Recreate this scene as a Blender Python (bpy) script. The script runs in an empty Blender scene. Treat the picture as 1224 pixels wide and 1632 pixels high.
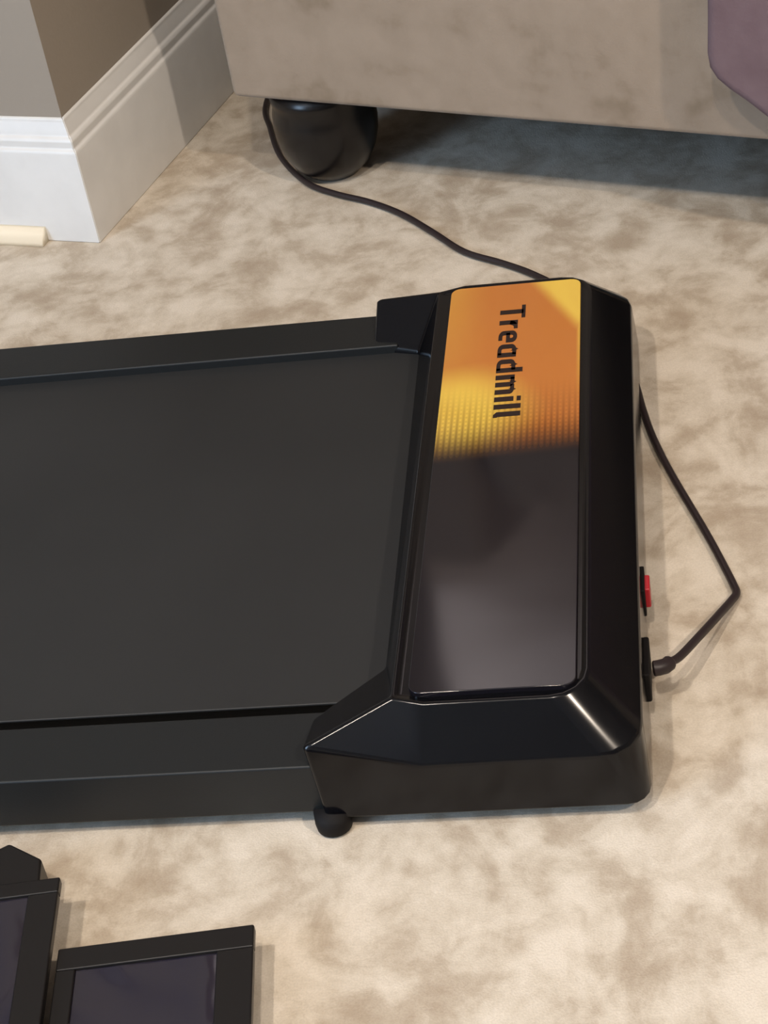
import bpy, bmesh, math, random
from mathutils import Vector, Matrix

sc = bpy.context.scene
col = sc.collection
random.seed(4)

# ------------------------------------------------------------------ camera
R = ((0.9847377499043564, 0.08415121776661637, -0.15234873304921415),
     (-0.07041332, -0.6078813083366706, -0.7908996685171645),
     (-0.15916511740632308, 0.7895561332313826, -0.5926783089313615))   # rows: image right, image down, forward
cd = bpy.data.cameras.new('camera')
cam = bpy.data.objects.new('camera', cd)
col.objects.link(cam)
rx, dn, fw = (Vector(r) for r in R)
m3 = Matrix((rx, -dn, -fw)).transposed()
cam.matrix_world = Matrix.Translation((0, 0, 0.9)) @ m3.to_4x4()
cd.sensor_fit = 'VERTICAL'
cd.sensor_height = 24.0
cd.lens = 24.0 * 3158.92 / 1632.0
cd.clip_start = 0.05
sc.camera = cam

# ------------------------------------------------------------------ world, lamps, exposure
w = bpy.data.worlds.new('world')
sc.world = w
w.use_nodes = True
w.node_tree.nodes['Background'].inputs[0].default_value = (0.80, 0.84, 1.0, 1)
w.node_tree.nodes['Background'].inputs[1].default_value = 0.05


def lamp(name, kind, loc, target, size, watts, color, size_y=None):
    l = bpy.data.lights.new(name, kind)
    if kind == 'AREA':
        l.shape = 'RECTANGLE' if size_y else 'DISK'
        l.size = size
        if size_y:
            l.size_y = size_y
    else:
        l.shadow_soft_size = size
        l.spot_size = math.radians(120)
        l.spot_blend = 1.0
    l.energy = watts
    l.color = color
    o = bpy.data.objects.new(name, l)
    col.objects.link(o)
    o.location = loc
    o.rotation_euler = (Vector(target) - Vector(loc)).to_track_quat('-Z', 'Y').to_euler()
    return o


lamp('downlight_left', 'AREA', (-0.72, -0.02, 2.34), (-0.4, 0.9, 0), 0.10, 23, (1.0, 0.88, 0.75))
lamp('downlight_middle', 'AREA', (-0.08, -0.15, 2.34), (-0.1, 0.9, 0), 0.10, 18, (1.0, 0.87, 0.73))
lamp('downlight_right', 'AREA', (1.35, -0.50, 2.34), (0.6, 0.4, 0), 0.10, 42, (1.0, 0.85, 0.70))
lamp('window_daylight', 'AREA', (-2.94, -1.30, 1.45), (0.0, -1.30, 1.45), 1.5, 125, (0.52, 0.73, 1.0), 2.0)
lamp('added_ceiling_spot', 'SPOT', (-0.80, 3.20, 1.50), (-0.8, 3.20, 2.4), 0.06, 110, (1.0, 0.90, 0.90))  # added unseen spot, brightens the ceiling mirrored in the panel and trays

sc.view_settings.view_transform = 'Standard'
sc.view_settings.look = 'None'
sc.view_settings.exposure = 0.0
sc.view_settings.gamma = 1.0
sc.view_settings.use_curve_mapping = False


# ------------------------------------------------------------------ materials
def mat(name, color, rough=0.6, spec=0.5, metallic=0.0):
    m = bpy.data.materials.new(name)
    m.use_nodes = True
    b = m.node_tree.nodes['Principled BSDF']
    b.inputs['Base Color'].default_value = (*color, 1)
    b.inputs['Roughness'].default_value = rough
    b.inputs['Specular IOR Level'].default_value = spec
    b.inputs['Metallic'].default_value = metallic
    return m


def nd(m, t, **kw):
    n = m.node_tree.nodes.new(t)
    for k, v in kw.items():
        setattr(n, k, v)
    return n


def lk(m, a, b):
    m.node_tree.links.new(a, b)


def coords(m, kind='Object', scale=(1, 1, 1), rot=(0, 0, 0)):
    tc = nd(m, 'ShaderNodeTexCoord')
    mp = nd(m, 'ShaderNodeMapping')
    mp.inputs['Scale'].default_value = scale
    mp.inputs['Rotation'].default_value = rot
    lk(m, tc.outputs[kind], mp.inputs['Vector'])
    return mp.outputs['Vector']


def noise(m, vec, scale, detail=3, rough=0.5, dist=0.0):
    n = nd(m, 'ShaderNodeTexNoise')
    n.inputs['Scale'].default_value = scale
    n.inputs['Detail'].default_value = detail
    n.inputs['Roughness'].default_value = rough
    n.inputs['Distortion'].default_value = dist
    lk(m, vec, n.inputs['Vector'])
    return n.outputs['Fac']


def ramp(m, fac, stops):
    r = nd(m, 'ShaderNodeValToRGB')
    e = r.color_ramp.elements
    while len(e) < len(stops):
        e.new(0.5)
    for el, (p, c) in zip(e, stops):
        el.position = p
        el.color = (*c, 1) if len(c) == 3 else c
    lk(m, fac, r.inputs['Fac'])
    return r.outputs['Color']


def mixc(m, fac, a, b, mode='MIX'):
    n = nd(m, 'ShaderNodeMix', data_type='RGBA', blend_type=mode)
    for i, v in ((0, fac), (6, a), (7, b)):
        if isinstance(v, (int, float)):
            n.inputs[i].default_value = v
        elif isinstance(v, tuple):
            n.inputs[i].default_value = (*v, 1)
        else:
            lk(m, v, n.inputs[i])
    return n.outputs[2]


def math_(m, op, a, b=None, c=None, clamp=False):
    n = nd(m, 'ShaderNodeMath', operation=op, use_clamp=clamp)
    for i, v in enumerate((a, b, c)):
        if v is None:
            continue
        if isinstance(v, (int, float)):
            n.inputs[i].default_value = v
        else:
            lk(m, v, n.inputs[i])
    return n.outputs[0]


def bump(m, height, strength, dist):
    b = nd(m, 'ShaderNodeBump')
    b.inputs['Strength'].default_value = strength
    b.inputs['Distance'].default_value = dist
    lk(m, height, b.inputs['Height'])
    lk(m, b.outputs['Normal'], m.node_tree.nodes['Principled BSDF'].inputs['Normal'])


def base(m, c):
    lk(m, c, m.node_tree.nodes['Principled BSDF'].inputs['Base Color'])


# carpet: mottled beige cut pile, brushed in different directions
carpet = mat('carpet_beige', (.5, .43, .34), 0.95, 0.1)
v = coords(carpet, 'Object', (1.0, 1.0, 1.0))
v2 = coords(carpet, 'Object', (1.25, 1.0, 1.0), (0, 0, 0.5))
big = noise(carpet, v2, 13, 5, 0.6, 0.6)
mid = noise(carpet, v, 34, 4, 0.6, 0.2)
fine = noise(carpet, v, 700, 2, 0.6)
s = math_(carpet, 'ADD', math_(carpet, 'MULTIPLY', big, 0.62), math_(carpet, 'MULTIPLY', mid, 0.38))
cc = ramp(carpet, s, [(0.38, (.42, .347, .266)), (0.455, (.49, .418, .332)), (0.515, (.59, .522, .43)), (0.60, (.68, .612, .52))])
cc = mixc(carpet, 0.22, cc, ramp(carpet, fine, [(0.3, (.45, .45, .45)), (0.7, (1, 1, 1))]), 'MULTIPLY')
base(carpet, cc)
bump(carpet, math_(carpet, 'ADD', math_(carpet, 'MULTIPLY', fine, 0.5), math_(carpet, 'MULTIPLY', mid, 0.8)), 0.28, 0.003)

paint = mat('taupe_wall_paint', (.31, .27, .225), 0.7, 0.3)
bump(paint, noise(paint, coords(paint), 260, 2), 0.12, 0.001)
trimw = mat('white_trim_paint', (.80, .79, .77), 0.35, 0.5)
base(trimw, ramp(trimw, noise(trimw, coords(trimw), 30, 3), [(0.3, (.69, .685, .67)), (0.7, (.74, .735, .72))]))
cream = mat('cream_trim_paint', (.86, .80, .66), 0.4)
ceilm = mat('ceiling_paint', (.80, .77, .76), 0.9)

velvet = mat('taupe_velvet', (.34, .27, .20), 0.9, 0.15)
vv = coords(velvet)
sv = math_(velvet, 'ADD', math_(velvet, 'MULTIPLY', noise(velvet, vv, 16, 2, 0.5, 0.4), 0.7), math_(velvet, 'MULTIPLY', noise(velvet, vv, 60, 3), 0.3))
base(velvet, ramp(velvet, sv, [(0.34, (.225, .172, .122)), (0.46, (.285, .224, .168)), (0.62, (.310, .245, .186))]))
velvet.node_tree.nodes['Principled BSDF'].inputs['Sheen Weight'].default_value = 0.15
bump(velvet, noise(velvet, vv, 500, 2), 0.25, 0.001)

plum = mat('plum_fabric', (.155, .105, .115), 0.95, 0.1)
base(plum, ramp(plum, noise(plum, coords(plum), 40, 3), [(0.3, (.140, .094, .103)), (0.7, (.165, .115, .125))]))
bump(plum, noise(plum, coords(plum), 400, 2), 0.3, 0.001)

darkwood = mat('black_lacquer', (.006, .005, .005), 0.27, 0.4)
lining = mat('black_dust_cover', (.012, .012, .014), 0.95, 0.1)

gloss = mat('gloss_black_plastic', (.003, .003, .004), 0.16, 0.32)
satin = mat('satin_black_plastic', (.009, .0105, .0115), 0.48, 0.38)
bump(satin, noise(satin, coords(satin), 900, 2), 0.15, 0.0005)
skirtm = mat('matt_black_plastic', (.020, .017, .014), 0.5, 0.4)
frame_m = mat('black_steel', (.016, .014, .012), 0.55, 0.4)
rubber = mat('black_rubber', (.006, .005, .005), 0.7, 0.2)
gap_shade = mat('gap_shade_black', (.003, .003, .003), 0.9, 0.05)  # flat black that paints in the shade between belt and rails
beltm = mat('charcoal_running_belt', (.030, .031, .032), 0.55, 0.45)
base(beltm, ramp(beltm, noise(beltm, coords(beltm), 7, 3), [(0.3, (.0145, .0155, .0165)), (0.7, (.018, .019, .020))]))
bump(beltm, noise(beltm, coords(beltm), 1500, 2), 0.2, 0.0004)
cordm = mat('black_cord_rubber', (.020, .013, .014), 0.45, 0.4)
red = mat('red_plastic', (.42, .015, .025), 0.35, 0.5)
ink = mat('black_ink', (.020, .010, .008), 0.5, 0.3)
padm = mat('gloss_black_sheet', (.012, .010, .020), 0.14, 0.85)
bump(padm, noise(padm, coords(padm), 13, 1, 0.3, 0.8), 0.7, 0.02)
rimm = mat('black_rim_plastic', (.008, .007, .007), 0.38, 0.35)

# display panel: printed orange and yellow flame fading to black through a grid of dots
panel_m = mat('printed_gloss_panel', (.01, .01, .012), 0.09, 0.5)
tc = nd(panel_m, 'ShaderNodeTexCoord')
sp = nd(panel_m, 'ShaderNodeSeparateXYZ')
lk(panel_m, tc.outputs['Generated'], sp.inputs[0])
U, V = sp.outputs[0], math_(panel_m, 'SUBTRACT', 1.0, sp.outputs[1])
wob = noise(panel_m, coords(panel_m, 'Generated', (3, 4, 1)), 1.5, 2)


def smooth(m, x, a, b):
    n = nd(m, 'ShaderNodeMapRange', interpolation_type='SMOOTHSTEP')
    n.inputs[1].default_value = a
    n.inputs[2].default_value = b
    lk(m, x, n.inputs[0])
    return n.outputs[0]


# yellow in the far right corner
c1 = math_(panel_m, 'ADD', math_(panel_m, 'MULTIPLY', math_(panel_m, 'SUBTRACT', 1.0, U), 1.0), math_(panel_m, 'MULTIPLY', V, 2.3))
y1 = math_(panel_m, 'SUBTRACT', 1.0, smooth(panel_m, c1, 0.27, 0.42))
# thin yellow rim down the right-hand edge
e1 = math_(panel_m, 'MULTIPLY', smooth(panel_m, U, 0.965, 1.0), math_(panel_m, 'SUBTRACT', 1.0, smooth(panel_m, V, 0.14, 0.40)))
# yellow tongue along the left half
du = math_(panel_m, 'SUBTRACT', U, math_(panel_m, 'ADD', 0.02, math_(panel_m, 'MULTIPLY', wob, 0.15)))
dv = math_(panel_m, 'SUBTRACT', V, 0.375)
d2 = math_(panel_m, 'SQRT', math_(panel_m, 'ADD', math_(panel_m, 'POWER', math_(panel_m, 'MULTIPLY', du, 1.55), 2.0),
                                math_(panel_m, 'POWER', math_(panel_m, 'MULTIPLY', dv, 6.6), 2.0)))
y2 = math_(panel_m, 'SUBTRACT', 1.0, smooth(panel_m, d2, 0.35, 1.05))
e2 = math_(panel_m, 'MULTIPLY', math_(panel_m, 'SUBTRACT', 1.0, smooth(panel_m, U, 0.0, 0.35)), math_(panel_m, 'SUBTRACT', 0.45, V))
yel = math_(panel_m, 'MAXIMUM', math_(panel_m, 'MAXIMUM', y1, math_(panel_m, 'MULTIPLY', e1, 0.7)), math_(panel_m, 'MAXIMUM', y2, math_(panel_m, 'MULTIPLY', e2, 0.55)), clamp=True)
pc = mixc(panel_m, yel, (.50, .175, .034), (.80, .56, .085))
pc = mixc(panel_m, math_(panel_m, 'MULTIPLY', wob, 0.35), pc, (.42, .12, .022))
# halftone grid
gx = math_(panel_m, 'POWER', math_(panel_m, 'ABSOLUTE', math_(panel_m, 'SINE', math_(panel_m, 'MULTIPLY', U, 76.0))), 2.0)
gy = math_(panel_m, 'POWER', math_(panel_m, 'ABSOLUTE', math_(panel_m, 'SINE', math_(panel_m, 'MULTIPLY', V, 290.0))), 2.0)
gd = math_(panel_m, 'MAXIMUM', gx, math_(panel_m, 'MULTIPLY', gy, 0.55))
gk = math_(panel_m, 'MULTIPLY', smooth(panel_m, V, 0.28, 0.44), 0.55)
pc = mixc(panel_m, math_(panel_m, 'MULTIPLY', gd, gk), pc, (.05, .012, .006))
vs = math_(panel_m, 'ADD', V, math_(panel_m, 'MULTIPLY', U, 0.012))
pc = mixc(panel_m, smooth(panel_m, vs, 0.395, 0.505), pc, (.008, .007, .010))
base(panel_m, pc)
bump(panel_m, noise(panel_m, coords(panel_m, 'Object'), 6, 1, 0.3), 0.12, 0.02)


# ------------------------------------------------------------------ mesh helpers
def thing(name, label, cat, loc=(0, 0, 0), rotz=0.0, group=None):
    o = bpy.data.objects.new(name, None)
    o.empty_display_size = 0.05
    col.objects.link(o)
    o.location = loc
    o.rotation_euler = (0, 0, rotz)
    o['label'] = label
    o['category'] = cat
    if group:
        o['group'] = group
    return o


def link(name, bm, m, parent=None, bevel=0.0, seg=3, smooth_=True, angle=25, label=None, kind=None, recalc=True, world=False):
    """one mesh object; parent = its thing or part.  world: the shape was drawn in room coordinates"""
    if recalc:
        bmesh.ops.recalc_face_normals(bm, faces=bm.faces)
    me = bpy.data.meshes.new(name)
    if world and parent is not None:
        mm = Matrix.Identity(4)
        p = parent
        while p is not None:
            mm = Matrix.LocRotScale(p.location, p.rotation_euler, None) @ mm
            p = p.parent
        bm.transform(mm.inverted())
    bm.to_mesh(me)
    bm.free()
    for p in me.polygons:
        p.use_smooth = smooth_
    me.materials.append(m)
    o = bpy.data.objects.new(name, me)
    col.objects.link(o)
    if parent is not None:
        o.parent = parent
    if bevel > 0:
        b = o.modifiers.new('bevel', 'BEVEL')
        b.width = bevel
        b.segments = seg
        b.limit_method = 'ANGLE'
        b.angle_limit = math.radians(angle)
        b.harden_normals = True
    if label:
        o['label'] = label
    if kind:
        o['kind'] = kind
    return o


def box(bm, x0, x1, y0, y1, z0, z1):
    vs = [bm.verts.new(p) for p in ((x0, y0, z0), (x1, y0, z0), (x1, y1, z0), (x0, y1, z0), (x0, y0, z1), (x1, y0, z1), (x1, y1, z1), (x0, y1, z1))]
    for f in ((3, 2, 1, 0), (4, 5, 6, 7), (0, 1, 5, 4), (1, 2, 6, 5), (2, 3, 7, 6), (3, 0, 4, 7)):
        bm.faces.new([vs[i] for i in f])
    return bm


def nbox(*a):
    return box(bmesh.new(), *a)


def prism(bm, pts, z0, z1):
    """plan polygon pulled up from z0 to z1"""
    lo = [bm.verts.new((x, y, z0)) for x, y in pts]
    hi = [bm.verts.new((x, y, z1)) for x, y in pts]
    n = len(pts)
    bm.faces.new(lo[::-1])
    bm.faces.new(hi)
    for i in range(n):
        bm.faces.new((lo[i], lo[(i + 1) % n], hi[(i + 1) % n], hi[i]))
    return bm


def rrect(x0, x1, y0, y1, r, n=5):
    pts = []
    for cx, cy, a0 in ((x1 - r, y1 - r, 0), (x0 + r, y1 - r, 90), (x0 + r, y0 + r, 180), (x1 - r, y0 + r, 270)):
        for i in range(n + 1):
            a = math.radians(a0 + 90 * i / n)
            pts.append((cx + r * math.cos(a), cy + r * math.sin(a)))
    return pts


def lathe(bm, prof, cx, cy, n=32):
    rings = []
    for r, z in prof:
        if r < 1e-6:
            rings.append([bm.verts.new((cx, cy, z))])
        else:
            rings.append([bm.verts.new((cx + r * math.cos(2 * math.pi * i / n), cy + r * math.sin(2 * math.pi * i / n), z)) for i in range(n)])
    for a, b in zip(rings, rings[1:]):
        for i in range(n):
            q = [a[i % len(a)], a[(i + 1) % len(a)], b[(i + 1) % len(b)], b[i % len(b)]]
            u = []
            for x in q:
                if x not in u:
                    u.append(x)
            if len(u) > 2:
                bm.faces.new(u)
    for e in (rings[0], rings[-1]):
        if len(e) > 2:
            bm.faces.new(e)
    return bm


def catmull(pts, n=8):
    P = [Vector(p) for p in pts]
    P = [2 * P[0] - P[1]] + P + [2 * P[-1] - P[-2]]
    out = []
    for i in range(1, len(P) - 2):
        a, b, c, d = P[i - 1:i + 3]
        for k in range(n):
            t = k / n
            out.append(0.5 * (2 * b + (c - a) * t + (2 * a - 5 * b + 4 * c - d) * t * t + (3 * b - a - 3 * c + d) * t ** 3))
    out.append(P[-2])
    return out


def tube(bm, pts, r, n=10):
    rings = []
    up = Vector((0, 0, 1))
    for i, p in enumerate(pts):
        t = (pts[min(i + 1, len(pts) - 1)] - pts[max(i - 1, 0)]).normalized()
        a = t.cross(up)
        a = a.normalized() if a.length > 1e-4 else Vector((1, 0, 0))
        b = a.cross(t)
        rings.append([bm.verts.new(p + r * (math.cos(2 * math.pi * k / n) * a + math.sin(2 * math.pi * k / n) * b)) for k in range(n)])
    for a, b in zip(rings, rings[1:]):
        for k in range(n):
            bm.faces.new((a[k], a[(k + 1) % n], b[(k + 1) % n], b[k]))
    bm.faces.new(rings[0])
    bm.faces.new(rings[-1])
    return bm


def structure(name, bm, m, parent=None, **kw):
    o = link(name, bm, m, parent, **kw)
    if parent is None:
        o['kind'] = 'structure'
    return o


# ------------------------------------------------------------------ the room
YAW = math.radians(-15.58)
WL = Vector((math.cos(YAW), math.sin(YAW), 0))           # along the left-hand wall, towards the corner
WR = Vector((-math.sin(YAW), math.cos(YAW), 0))          # along the right-hand wall, away from the viewer
NL, NR = -WR, WL                                          # outward normals of the two walls
BC = Vector((-0.5640, 1.6690, 0))                         # baseboard corner on the floor
T = 0.015
K = BC - T * (NL + NR)                                    # the wall's own corner
H = 2.36

fl = bmesh.new()
bmesh.ops.create_grid(fl, x_segments=20, y_segments=20, size=3.7)
bmesh.ops.translate(fl, verts=fl.verts, vec=(0.2, 0.4, 0))
structure('floor', fl, carpet, smooth_=False)


def wall_block(a, b, c, d):
    bm = bmesh.new()
    return prism(bm, [(p.x, p.y) for p in (a, b, c, d)], 0, H)


END_L = K - WL * 2.1
END_R = K + WR * 0.60
IN = 0.12
Ki = K + WR * IN - WL * IN
structure('wall_left', wall_block(END_L, K, Ki, END_L + WR * IN), paint, smooth_=False)
structure('wall_right', wall_block(K, END_R, END_R - WL * IN, Ki), paint, smooth_=False)
BR = K + WR * 1.95
structure('wall_back', wall_block(BR - WL * 2.4, BR + WL * 3.6, BR + WL * 3.6 + WR * IN, BR - WL * 2.4 + WR * IN), paint, smooth_=False)
structure('wall_side', nbox(3.1, 3.22, -2.9, 3.6, 0, H), paint, smooth_=False)
structure('wall_far_side', nbox(-3.1, -2.98, -2.9, 3.6, 0, H), paint, smooth_=False)
structure('wall_front', nbox(-3.1, 3.22, -2.9, -2.78, 0, H), paint, smooth_=False)
structure('ceiling', nbox(-3.1, 3.22, -2.9, 4.4, H, H + 0.05), ceilm, smooth_=False)

bm = bmesh.new()
for y0, y1, z0, z1 in ((-2.36, -2.30, 0.64, 2.26), (-0.30, -0.24, 0.64, 2.26), (-2.30, -0.30, 0.64, 0.70), (-2.30, -0.30, 2.20, 2.26)):
    box(bm, -2.985, -2.945, y0, y1, z0, z1)
structure('window_1', bm, trimw, smooth_=False)

PROF = [(T, 0), (T, .0955), (.0140, .0985), (.0115, .1005), (.0115, .1075), (.0100, .1100), (.0075, .1115), (.0060, .1180), (.0035, .1235), (.0030, .1270), (.0, .1285)]


def sweep(end, n_end, corner, n_corner):
    """baseboard profile run from a square end to the mitred corner"""
    bm = bmesh.new()
    ra = [bm.verts.new(end + n_end * t + Vector((0, 0, z))) for t, z in PROF]
    ra.append(bm.verts.new(end + Vector((0, 0, 0))))
    rb = [bm.verts.new(corner + n_corner * t + Vector((0, 0, z))) for t, z in PROF]
    rb.append(bm.verts.new(corner + Vector((0, 0, 0))))
    n = len(ra)
    for i in range(n):
        bm.faces.new((ra[i], ra[(i + 1) % n], rb[(i + 1) % n], rb[i]))
    bm.faces.new(ra)
    bm.faces.new(rb)
    return bm


structure('baseboard_left', sweep(END_L, NL, K, NL + NR), trimw, bevel=0.0012, seg=2)
structure('baseboard_right', sweep(END_R, NR, K, NL + NR), trimw, bevel=0.0012, seg=2)
# short cream shoe moulding that stops before the corner
a0 = BC - WL * 0.058
bm = bmesh.new()
pr = [(0, 0)] + [(0.013 * math.cos(math.radians(t)), 0.016 * math.sin(math.radians(t))) for t in range(0, 91, 15)]
r1 = [bm.verts.new(a0 + NL * t + Vector((0, 0, z))) for t, z in pr]
r0 = [bm.verts.new(a0 - WL * 1.9 + NL * t + Vector((0, 0, z))) for t, z in pr]
for i in range(len(pr)):
    j = (i + 1) % len(pr)
    bm.faces.new((r0[i], r0[j], r1[j], r1[i]))
bm.faces.new(r0)
bm.faces.new(r1)
structure('trim_1', bm, cream)

# ------------------------------------------------------------------ sofa
SA = math.radians(-22)
S0 = Vector((-0.421, 1.745, 0))
sofa = thing('sofa', 'taupe velvet sofa on black ball feet beside the wall corner', 'sofa', S0, SA)
# local: x along the front, y away from the viewer, z up
L_, D_ = 1.9, 0.86
body = link('body', nbox(0, L_, 0, D_, 0.103, 0.40), velvet, sofa, bevel=0.006)
link('dust_cover', nbox(0.02, L_ - 0.02, 0.02, D_ - 0.02, 0.099, 0.1035), lining, sofa, label='black lining under the sofa')
for x0 in (0.0, L_ - 0.2):
    link('armrest', nbox(x0, x0 + 0.2, 0.0, D_, 0.40, 0.62), velvet, sofa, bevel=0.02)
link('backrest', nbox(0.2, L_ - 0.2, D_ - 0.22, D_, 0.40, 0.86), velvet, sofa, bevel=0.04)
for i in range(2):
    x0 = 0.205 + i * 0.745
    link('seat_cushion', nbox(x0, x0 + 0.74, 0.0, D_ - 0.225, 0.402, 0.53), velvet, sofa, bevel=0.03)
prof = [(0.0, 0.0), (0.020, 0.0), (0.029, 0.004), (0.039, 0.014), (0.0465, 0.028), (0.0505, 0.042), (0.0520, 0.056), (0.0512, 0.070), (0.0490, 0.080), (0.0500, 0.086), (0.0525, 0.099), (0.0, 0.099)]
for fx, fy in ((0.0635, 0.057), (L_ - 0.07, 0.068), (0.07, D_ - 0.07), (L_ - 0.07, D_ - 0.07)):
    link('foot', lathe(bmesh.new(), prof, fx, fy, 40), darkwood, sofa, label='round black lacquered foot')

# plum throw hanging over the sofa front
throw = thing('throw_blanket', 'plum throw blanket with a rounded corner hanging over the sofa front', 'blanket', S0, SA)
out = [(0.505, 0.54), (0.5005, 0.30), (0.4965, 0.225), (0.4945, 0.195), (0.496, 0.182), (0.502, 0.172), (0.512, 0.1635), (0.527, 0.1535), (0.545, 0.1395), (0.575, 0.127), (0.62, 0.121), (0.72, 0.122), (0.85, 0.126), (0.93, 0.125), (0.96, 0.135), (0.968, 0.16), (0.965, 0.30), (0.96, 0.54)]
bm = bmesh.new()
fr = [bm.verts.new((x + 0.006, -0.046, z + 0.006)) for x, z in out]
out = [(x + 0.006, z + 0.006) for x, z in out]
bk = [bm.verts.new((x, -0.018, z)) for x, z in out]
bm.faces.new(fr)
bm.faces.new(bk[::-1])
for i in range(len(out)):
    j = (i + 1) % len(out)
    bm.faces.new((fr[i], bk[i], bk[j], fr[j]))
link('hanging_panel', bm, plum, throw, bevel=0.010, seg=4, angle=40)
link('seat_fold', nbox(0.507, 0.966, -0.046, 0.42, 0.531, 0.553), plum, throw, bevel=0.009)

# ------------------------------------------------------------------ treadmill
YC = 1.136
HW = 0.2705
tm = thing('treadmill', 'black walking pad treadmill with an orange printed panel on its motor cover', 'treadmill', (-0.60, YC, 0))


def tl(name, bm, m, parent=tm, **kw):
    return link(name, bm, m, parent, world=True, **kw)


XE = -1.24
# deck frame under the belt
tl('deck_frame', nbox(XE + 0.01, -0.12, YC - 0.19, YC + 0.19, 0.012, 0.038), frame_m, bevel=0.002)
# running belt: a thin loop round the deck
bm = bmesh.new()
path = []
for i in range(9):
    a = math.radians(90 - 180 * i / 8)
    path.append((-0.11 + 0.017 * math.cos(a), 0.0285 + 0.0175 * math.sin(a)))
for i in range(9):
    a = math.radians(-90 - 180 * i / 8)
    path.append((XE + 0.03 + 0.017 * math.cos(a), 0.0285 + 0.0175 * math.sin(a)))
lo = [bm.verts.new((x, 0.936, z)) for x, z in path]
hi = [bm.verts.new((x, 1.3575, z)) for x, z in path]
for i in range(len(path)):
    j = (i + 1) % len(path)
    bm.faces.new((lo[i], lo[j], hi[j], hi[i]))
bm.faces.new(lo)
bm.faces.new(hi)
tl('running_belt', bm, beltm, bevel=0.001, seg=2, angle=60)
for sgn in (-1, 1):
    yo = YC + sgn * (HW - 0.0055)
    yi = YC + sgn * (0.2155)
    bm = bmesh.new()
    prf = [(yo, 0.013), (yo, 0.053), (yi, 0.0535), (yi, 0.013)]
    a = [bm.verts.new((XE, y, z)) for y, z in prf]
    b = [bm.verts.new((-0.235, y, z)) for y, z in prf]
    for i in range(len(prf)):
        j = (i + 1) % len(prf)
        bm.faces.new((a[i], a[j], b[j], b[i]))
    bm.faces.new(a)
    bm.faces.new(b)
    tl('side_rail', bm, satin, bevel=0.0018, seg=2)
    # flush black strip standing in for the shade in the belt-to-rail gap
    ys = sorted((YC + sgn * 0.2005, YC + sgn * 0.2156))
    tl('gap_shade_strip', nbox(XE + 0.01, -0.20, ys[0], ys[1], 0.016, 0.0450), gap_shade)
for sgn in (-1, 1):
    ys = sorted((YC + sgn * 0.19, YC + sgn * (HW + 0.0005)))
    tl('end_cap', nbox(XE - 0.025, XE + 0.03, ys[0], ys[1], 0.011, 0.055), satin, bevel=0.006)

# motor cover: one faceted shell, mirrored about the centre line
def corner(cx, co, r, z, n=3, rz=0.0):
    """rounded outer corner: points from the side face round to the end face"""
    return [(cx + r * math.sin(math.radians(90 * i / n)), co + r * math.cos(math.radians(90 * i / n)), z + rz * i / n) for i in range(n + 1)]


half = {  # (x, offset outward from the centre line, z) on the near side
    'b_l': (-0.2480, 0.2705, 0.012), 'm_a': (-0.1820, 0.2695, 0.0530),
    'w_r': (-0.2545, 0.2640, 0.0690), 'w_in': (-0.2555, 0.2200, 0.0520), 'w_b': (-0.2555, 0.2200, 0.012),
    's': (-0.2130, 0.1710, 0.0480), 's_b': (-0.2130, 0.1710, 0.012),
    't_l': (-0.1985, 0.2405, 0.0850), 't_a': (-0.1780, 0.2470, 0.0850)}
CN = 4
for i, p in enumerate(corner(-0.0585, 0.2565, 0.0145, 0.012, CN)):
    half['b%d' % i] = p
for i, p in enumerate(corner(-0.0740, 0.2415, 0.0280, 0.0535, CN, 0.002)):
    half['m%d' % i] = p
for i, p in enumerate(corner(-0.1010, 0.2230, 0.0240, 0.0850, CN)):
    half['t%d' % i] = p
bm = bmesh.new()
N, F = {}, {}
for k, (x, o_, z) in half.items():
    N[k] = bm.verts.new((x, YC - o_, z))
    F[k] = bm.verts.new((x, YC + o_, z))
# the far slope foot comes out closer to the rail
F['s'].co = (-0.2180, YC + 0.2100, 0.0480)
F['s_b'].co = (-0.2180, YC + 0.2100, 0.012)
for D in (N, F):
    fs = [('b_l', 'b0', 'm0', 'm_a'), ('b_l', 'm_a', 'w_r'), ('m_a', 'm0', 't0', 't_a'), ('w_r', 'm_a', 't_l'), ('m_a', 't_a', 't_l'),
          ('t_l', 's', 'w_in', 'w_r'), ('b_l', 'w_r', 'w_in', 'w_b'), ('w_b', 'w_in', 's', 's_b')]
    for i in range(CN):
        fs += [('b%d' % i, 'b%d' % (i + 1), 'm%d' % (i + 1), 'm%d' % i), ('m%d' % i, 'm%d' % (i + 1), 't%d' % (i + 1), 't%d' % i)]
    for f in fs:
        bm.faces.new([D[k] for k in f])
e = str(CN)
bm.faces.new((N['b' + e], F['b' + e], F['m' + e], N['m' + e]))
bm.faces.new((N['m' + e], F['m' + e], F['t' + e], N['t' + e]))
bm.faces.new((N['s'], F['s'], F['t_l'], N['t_l']))
bm.faces.new((N['s_b'], F['s_b'], F['s'], N['s']))
arcs = ['t%d' % i for i in range(CN + 1)]
top = bm.faces.new([N['t_l'], N['t_a']] + [N[k] for k in arcs] + [F[k] for k in arcs[::-1]] + [F['t_a'], F['t_l']])
arcs = ['b%d' % i for i in range(CN + 1)]
bm.faces.new([N['b_l']] + [N[k] for k in arcs] + [F[k] for k in arcs[::-1]] + [F[k] for k in ('b_l', 'w_b', 's_b')] + [N[k] for k in ('s_b', 'w_b')])
bmesh.ops.recalc_face_normals(bm, faces=bm.faces)
bmesh.ops.inset_region(bm, faces=[top], thickness=0.0050, depth=-0.0022)
cover = tl('motor_cover', bm, gloss, bevel=0.0040, seg=4, angle=26)
cover.modifiers['bevel'].harden_normals = False
wn = cover.modifiers.new('weighted_normal', 'WEIGHTED_NORMAL')
wn.weight = 60
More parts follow.
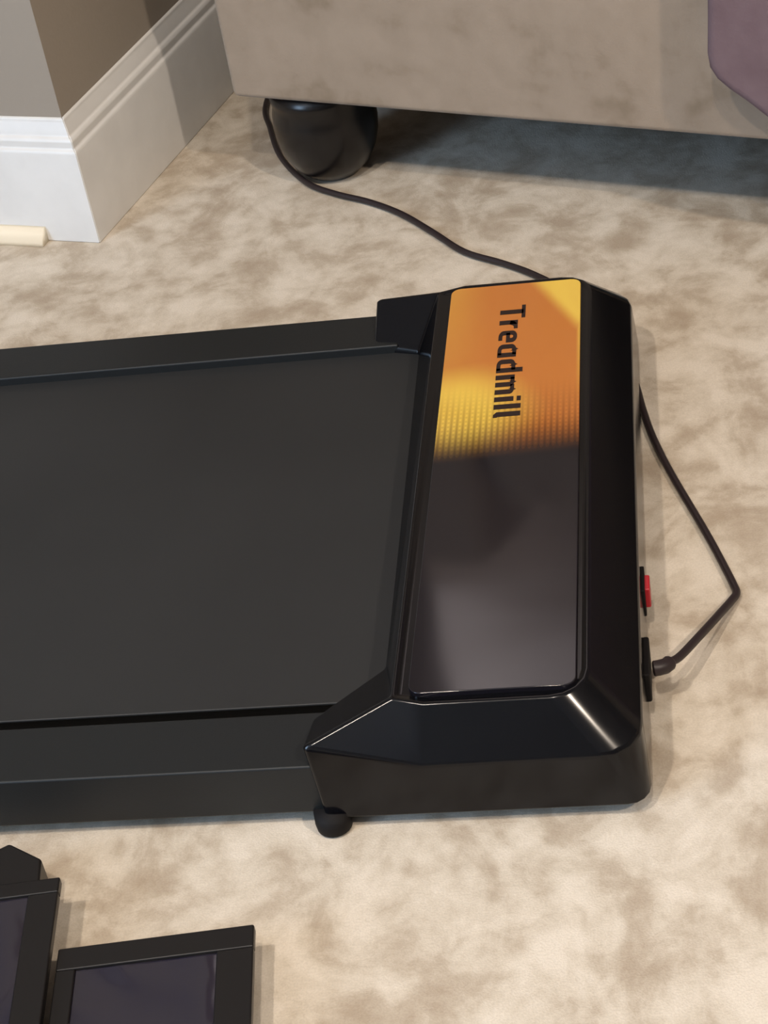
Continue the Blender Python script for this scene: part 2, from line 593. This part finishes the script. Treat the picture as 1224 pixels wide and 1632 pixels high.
# matt lower skirt strip round the cover base
panel = tl('display_panel', prism(bmesh.new(), rrect(-0.1880, -0.0840, 0.8965, 1.3760, 0.008), 0.0815, 0.0862), panel_m, bevel=0.0007, seg=2, angle=40,
           label='glossy panel printed orange and yellow at its far half, black at the near half')


# lettering on the panel, drawn as strokes: cap height 1, x height .72
def arc(cx, cy, rx_, ry_, a0, a1, n=10):
    return [(cx + rx_ * math.cos(math.radians(a0 + (a1 - a0) * i / n)), cy + ry_ * math.sin(math.radians(a0 + (a1 - a0) * i / n))) for i in range(n + 1)]


h = 0.075
XH = 0.72
bowl_a = [(0.36, XH - h)] + [(0.20, XH - h)] + arc(0.20, XH - h - 0.13, 0.13, 0.13, 90, 180, 5) + arc(0.20, h + 0.13, 0.13, 0.13, 180, 270, 5) + [(0.36, h)]
GL = [
    ('T', [[(0.0, 1 - h), (0.46, 1 - h)], [(0.23, 0), (0.23, 0.92)]], 0.53),
    ('r', [[(h, 0), (h, XH)], [(h, 0.42), (0.12, 0.57), (0.20, XH - h), (0.30, XH - h)]], 0.37),
    ('e', [[(h, 0.37), (0.335, 0.37)] + arc(0.205, XH - h - 0.13, 0.13, 0.13, 0, 180, 9) + arc(0.205, h + 0.13, 0.13, 0.13, 180, 270, 5) + [(0.33, h)]], 0.48),
    ('a', [bowl_a, [(0.36, 0), (0.36, XH)]], 0.52),
    ('d', [bowl_a, [(0.36, 0), (0.36, 1.0)]], 0.52),
    ('m', [[(h, 0), (h, XH)], [(h, XH - h), (0.21, XH - h)] + arc(0.21, XH - h - 0.10, 0.10, 0.10, 90, 0, 5) + [(0.31, 0)],
           [(0.31, XH - h), (0.45, XH - h)] + arc(0.45, XH - h - 0.10, 0.10, 0.10, 90, 0, 5) + [(0.55, 0)]], 0.71),
    ('i', [[(h, 0), (h, XH)], [(h, 0.84), (h, 0.99)]], 0.24),
    ('l', [[(h, 0), (h, 1.0)]], 0.24),
    ('l', [[(0.17, h), (0.12, h), (h, 0.14), (h, 1.0)]], 0.20)]
total = sum(g[2] for g in GL)


def stroke(bm, pts, hw, tf):
    n = len(pts)
    lft, rgt = [], []
    for i in range(n):
        a = Vector(pts[max(i - 1, 0)])
        b = Vector(pts[i])
        c_ = Vector(pts[min(i + 1, n - 1)])
        d1 = (b - a).normalized() if i > 0 else (c_ - b).normalized()
        d2_ = (c_ - b).normalized() if i < n - 1 else d1
        t = (d1 + d2_).normalized()
        nn = Vector((-t.y, t.x))
        k = hw / max(nn.dot(Vector((-d1.y, d1.x))), 0.5)
        lft.append(b + nn * k)
        rgt.append(b - nn * k)
    vl = [bm.verts.new(tf(p)) for p in lft]
    vr = [bm.verts.new(tf(p)) for p in rgt]
    for i in range(n - 1):
        bm.faces.new((vl[i], vr[i], vr[i + 1], vl[i + 1]))


X_BASE, CAP = -0.1470, 0.0200
Y_TOP, LEN = 1.3425, 0.1555
sx = LEN / total
adv = 0.0
for ch, strokes, w_ in GL:
    bm = bmesh.new()
    for st in strokes:
        stroke(bm, st, h, lambda p: (X_BASE + p.y * CAP, Y_TOP - (adv + p.x) * sx, 0.08628))
    g = bmesh.ops.extrude_face_region(bm, geom=bm.faces[:])
    bmesh.ops.translate(bm, verts=[e for e in g['geom'] if isinstance(e, bmesh.types.BMVert)], vec=(0, 0, 0.00012))
    link('letter', bm, ink, panel, world=True, smooth_=False)
    adv += w_

# switch, socket and feet
tl('power_switch', nbox(-0.0460, -0.0432, 1.033, 1.060, 0.020, 0.043), rubber, bevel=0.001)
bm = nbox(-0.0440, -0.0398, 1.038, 1.054, 0.0235, 0.0400)
sw = tl('switch_rocker', bm, red, bevel=0.0012, label='small red rocker switch')
tl('cord_socket', nbox(-0.0460, -0.0415, 0.950, 0.988, 0.018, 0.042), rubber, bevel=0.0015)
for fx, fy in ((-0.245, YC - 0.2655), (-0.245, YC + 0.262), (XE + 0.08, YC - 0.24), (XE + 0.08, YC + 0.24)):
    tl('foot', lathe(bmesh.new(), [(0, 0), (0.0085, 0), (0.0115, 0.002), (0.0120, 0.006), (0.0115, 0.016), (0, 0.016)], fx, fy, 24), rubber)

# ------------------------------------------------------------------ power cord
cordt = thing('power_cord', 'thin black power cord running from the treadmill to the sofa foot', 'cord', (0.018, 1.07, 0))
pts = [(-0.0340, 0.9695, 0.031), (-0.0285, 0.9760, 0.029), (-0.0218, 0.9848, 0.026), (-0.0067, 1.0158, 0.018), (0.0068, 1.0453, 0.010), (0.0140, 1.0610, 0.006), (0.0178, 1.0705, 0.0045),
       (0.0162, 1.0815, 0.004), (0.0077, 1.1142, 0.004), (-0.0019, 1.148, 0.004), (-0.0225, 1.2158, 0.004), (-0.0354, 1.2667, 0.004), (-0.0424, 1.3063, 0.004),
       (-0.048, 1.345, 0.004), (-0.060, 1.39, 0.004), (-0.078, 1.44, 0.004), (-0.102, 1.49, 0.004),
       (-0.1346, 1.5286, 0.004), (-0.1636, 1.5535, 0.004), (-0.1992, 1.5801, 0.004), (-0.2309, 1.6218, 0.004), (-0.2637, 1.6628, 0.004), (-0.2968, 1.6927, 0.004), (-0.330, 1.7145, 0.004),
       (-0.3576, 1.7367, 0.004), (-0.3766, 1.7625, 0.004), (-0.3943, 1.7952, 0.004), (-0.4068, 1.8268, 0.004), (-0.4198, 1.8755, 0.004), (-0.433, 1.9381, 0.004), (-0.42, 2.05, 0.004), (-0.37, 2.20, 0.004), (-0.25, 2.35, 0.004)]
link('cable', tube(bmesh.new(), catmull(pts, 6), 0.0029, 10), cordm, cordt, world=True)
bm = bmesh.new()
tube(bm, [Vector((-0.0400, 0.9680, 0.0310)), Vector((-0.0365, 0.9685, 0.0310)), Vector((-0.0320, 0.9705, 0.0304)), Vector((-0.0290, 0.9750, 0.0292))], 0.0052, 14)
link('plug', bm, cordm, cordt, world=True, bevel=0.001, seg=2, angle=50)

# ------------------------------------------------------------------ black glossy trays at the lower left
PA = math.radians(6.6)


def tray(name, label, origin, x0, x1, y0, y1, hgt, rim_near, rim_side, tab=None):
    """flat slab with a raised rim; origin is its far right corner, local x along the far edge, y away from the viewer"""
    t = thing(name, label, 'tray', origin, PA, 'black trays at the lower left')
    bm = bmesh.new()
    box(bm, x0 + 0.008, x1 - 0.012, y0 + 0.008, y1 - 0.008, 0.0, hgt - 0.006)
    link('base', bm, rimm, t, bevel=0.002)
    for nm, r in (('rim', (x0, x1, y1 - rim_near, y1, hgt - 0.0065, hgt)), ('rim', (x0, x1, y0, y0 + 0.012, hgt - 0.0065, hgt)),
                  ('rim', (x1 - rim_side, x1, y0 + 0.012, y1 - rim_near, hgt - 0.0065, hgt)), ('rim', (x0, x0 + 0.012, y0 + 0.012, y1 - rim_near, hgt - 0.0065, hgt))):
        link(nm, nbox(*r), rimm, t, bevel=0.0012, seg=2)
    link('sheet', nbox(x0 + 0.0115, x1 - rim_side + 0.0005, y0 + 0.0115, y1 - rim_near + 0.0005, hgt - 0.0063, hgt - 0.0020), padm, t, bevel=0.0008, seg=2, label='glossy dark purplish sheet')
    if tab:
        link('end_tab', prism(bmesh.new(), tab, 0.002, hgt - 0.002), rimm, t, bevel=0.002)
    return t


tray('tray', 'black glossy tray with a plain square corner, right of the tabbed one', (-0.2776, 0.7662, 0), -0.1180, 0.0, -0.30, 0.0, 0.030, 0.017, 0.022)
tray('tray', 'black glossy tray with a pointed end tab, at the left photo edge', (-0.4035, 0.8045, 0), -0.22, 0.0, -0.33, 0.0, 0.036, 0.012, 0.019,
     tab=[(-0.095, -0.002), (-0.0135, -0.002), (-0.0145, 0.0195), (-0.037, 0.0365), (-0.050, 0.030), (-0.095, 0.025)])
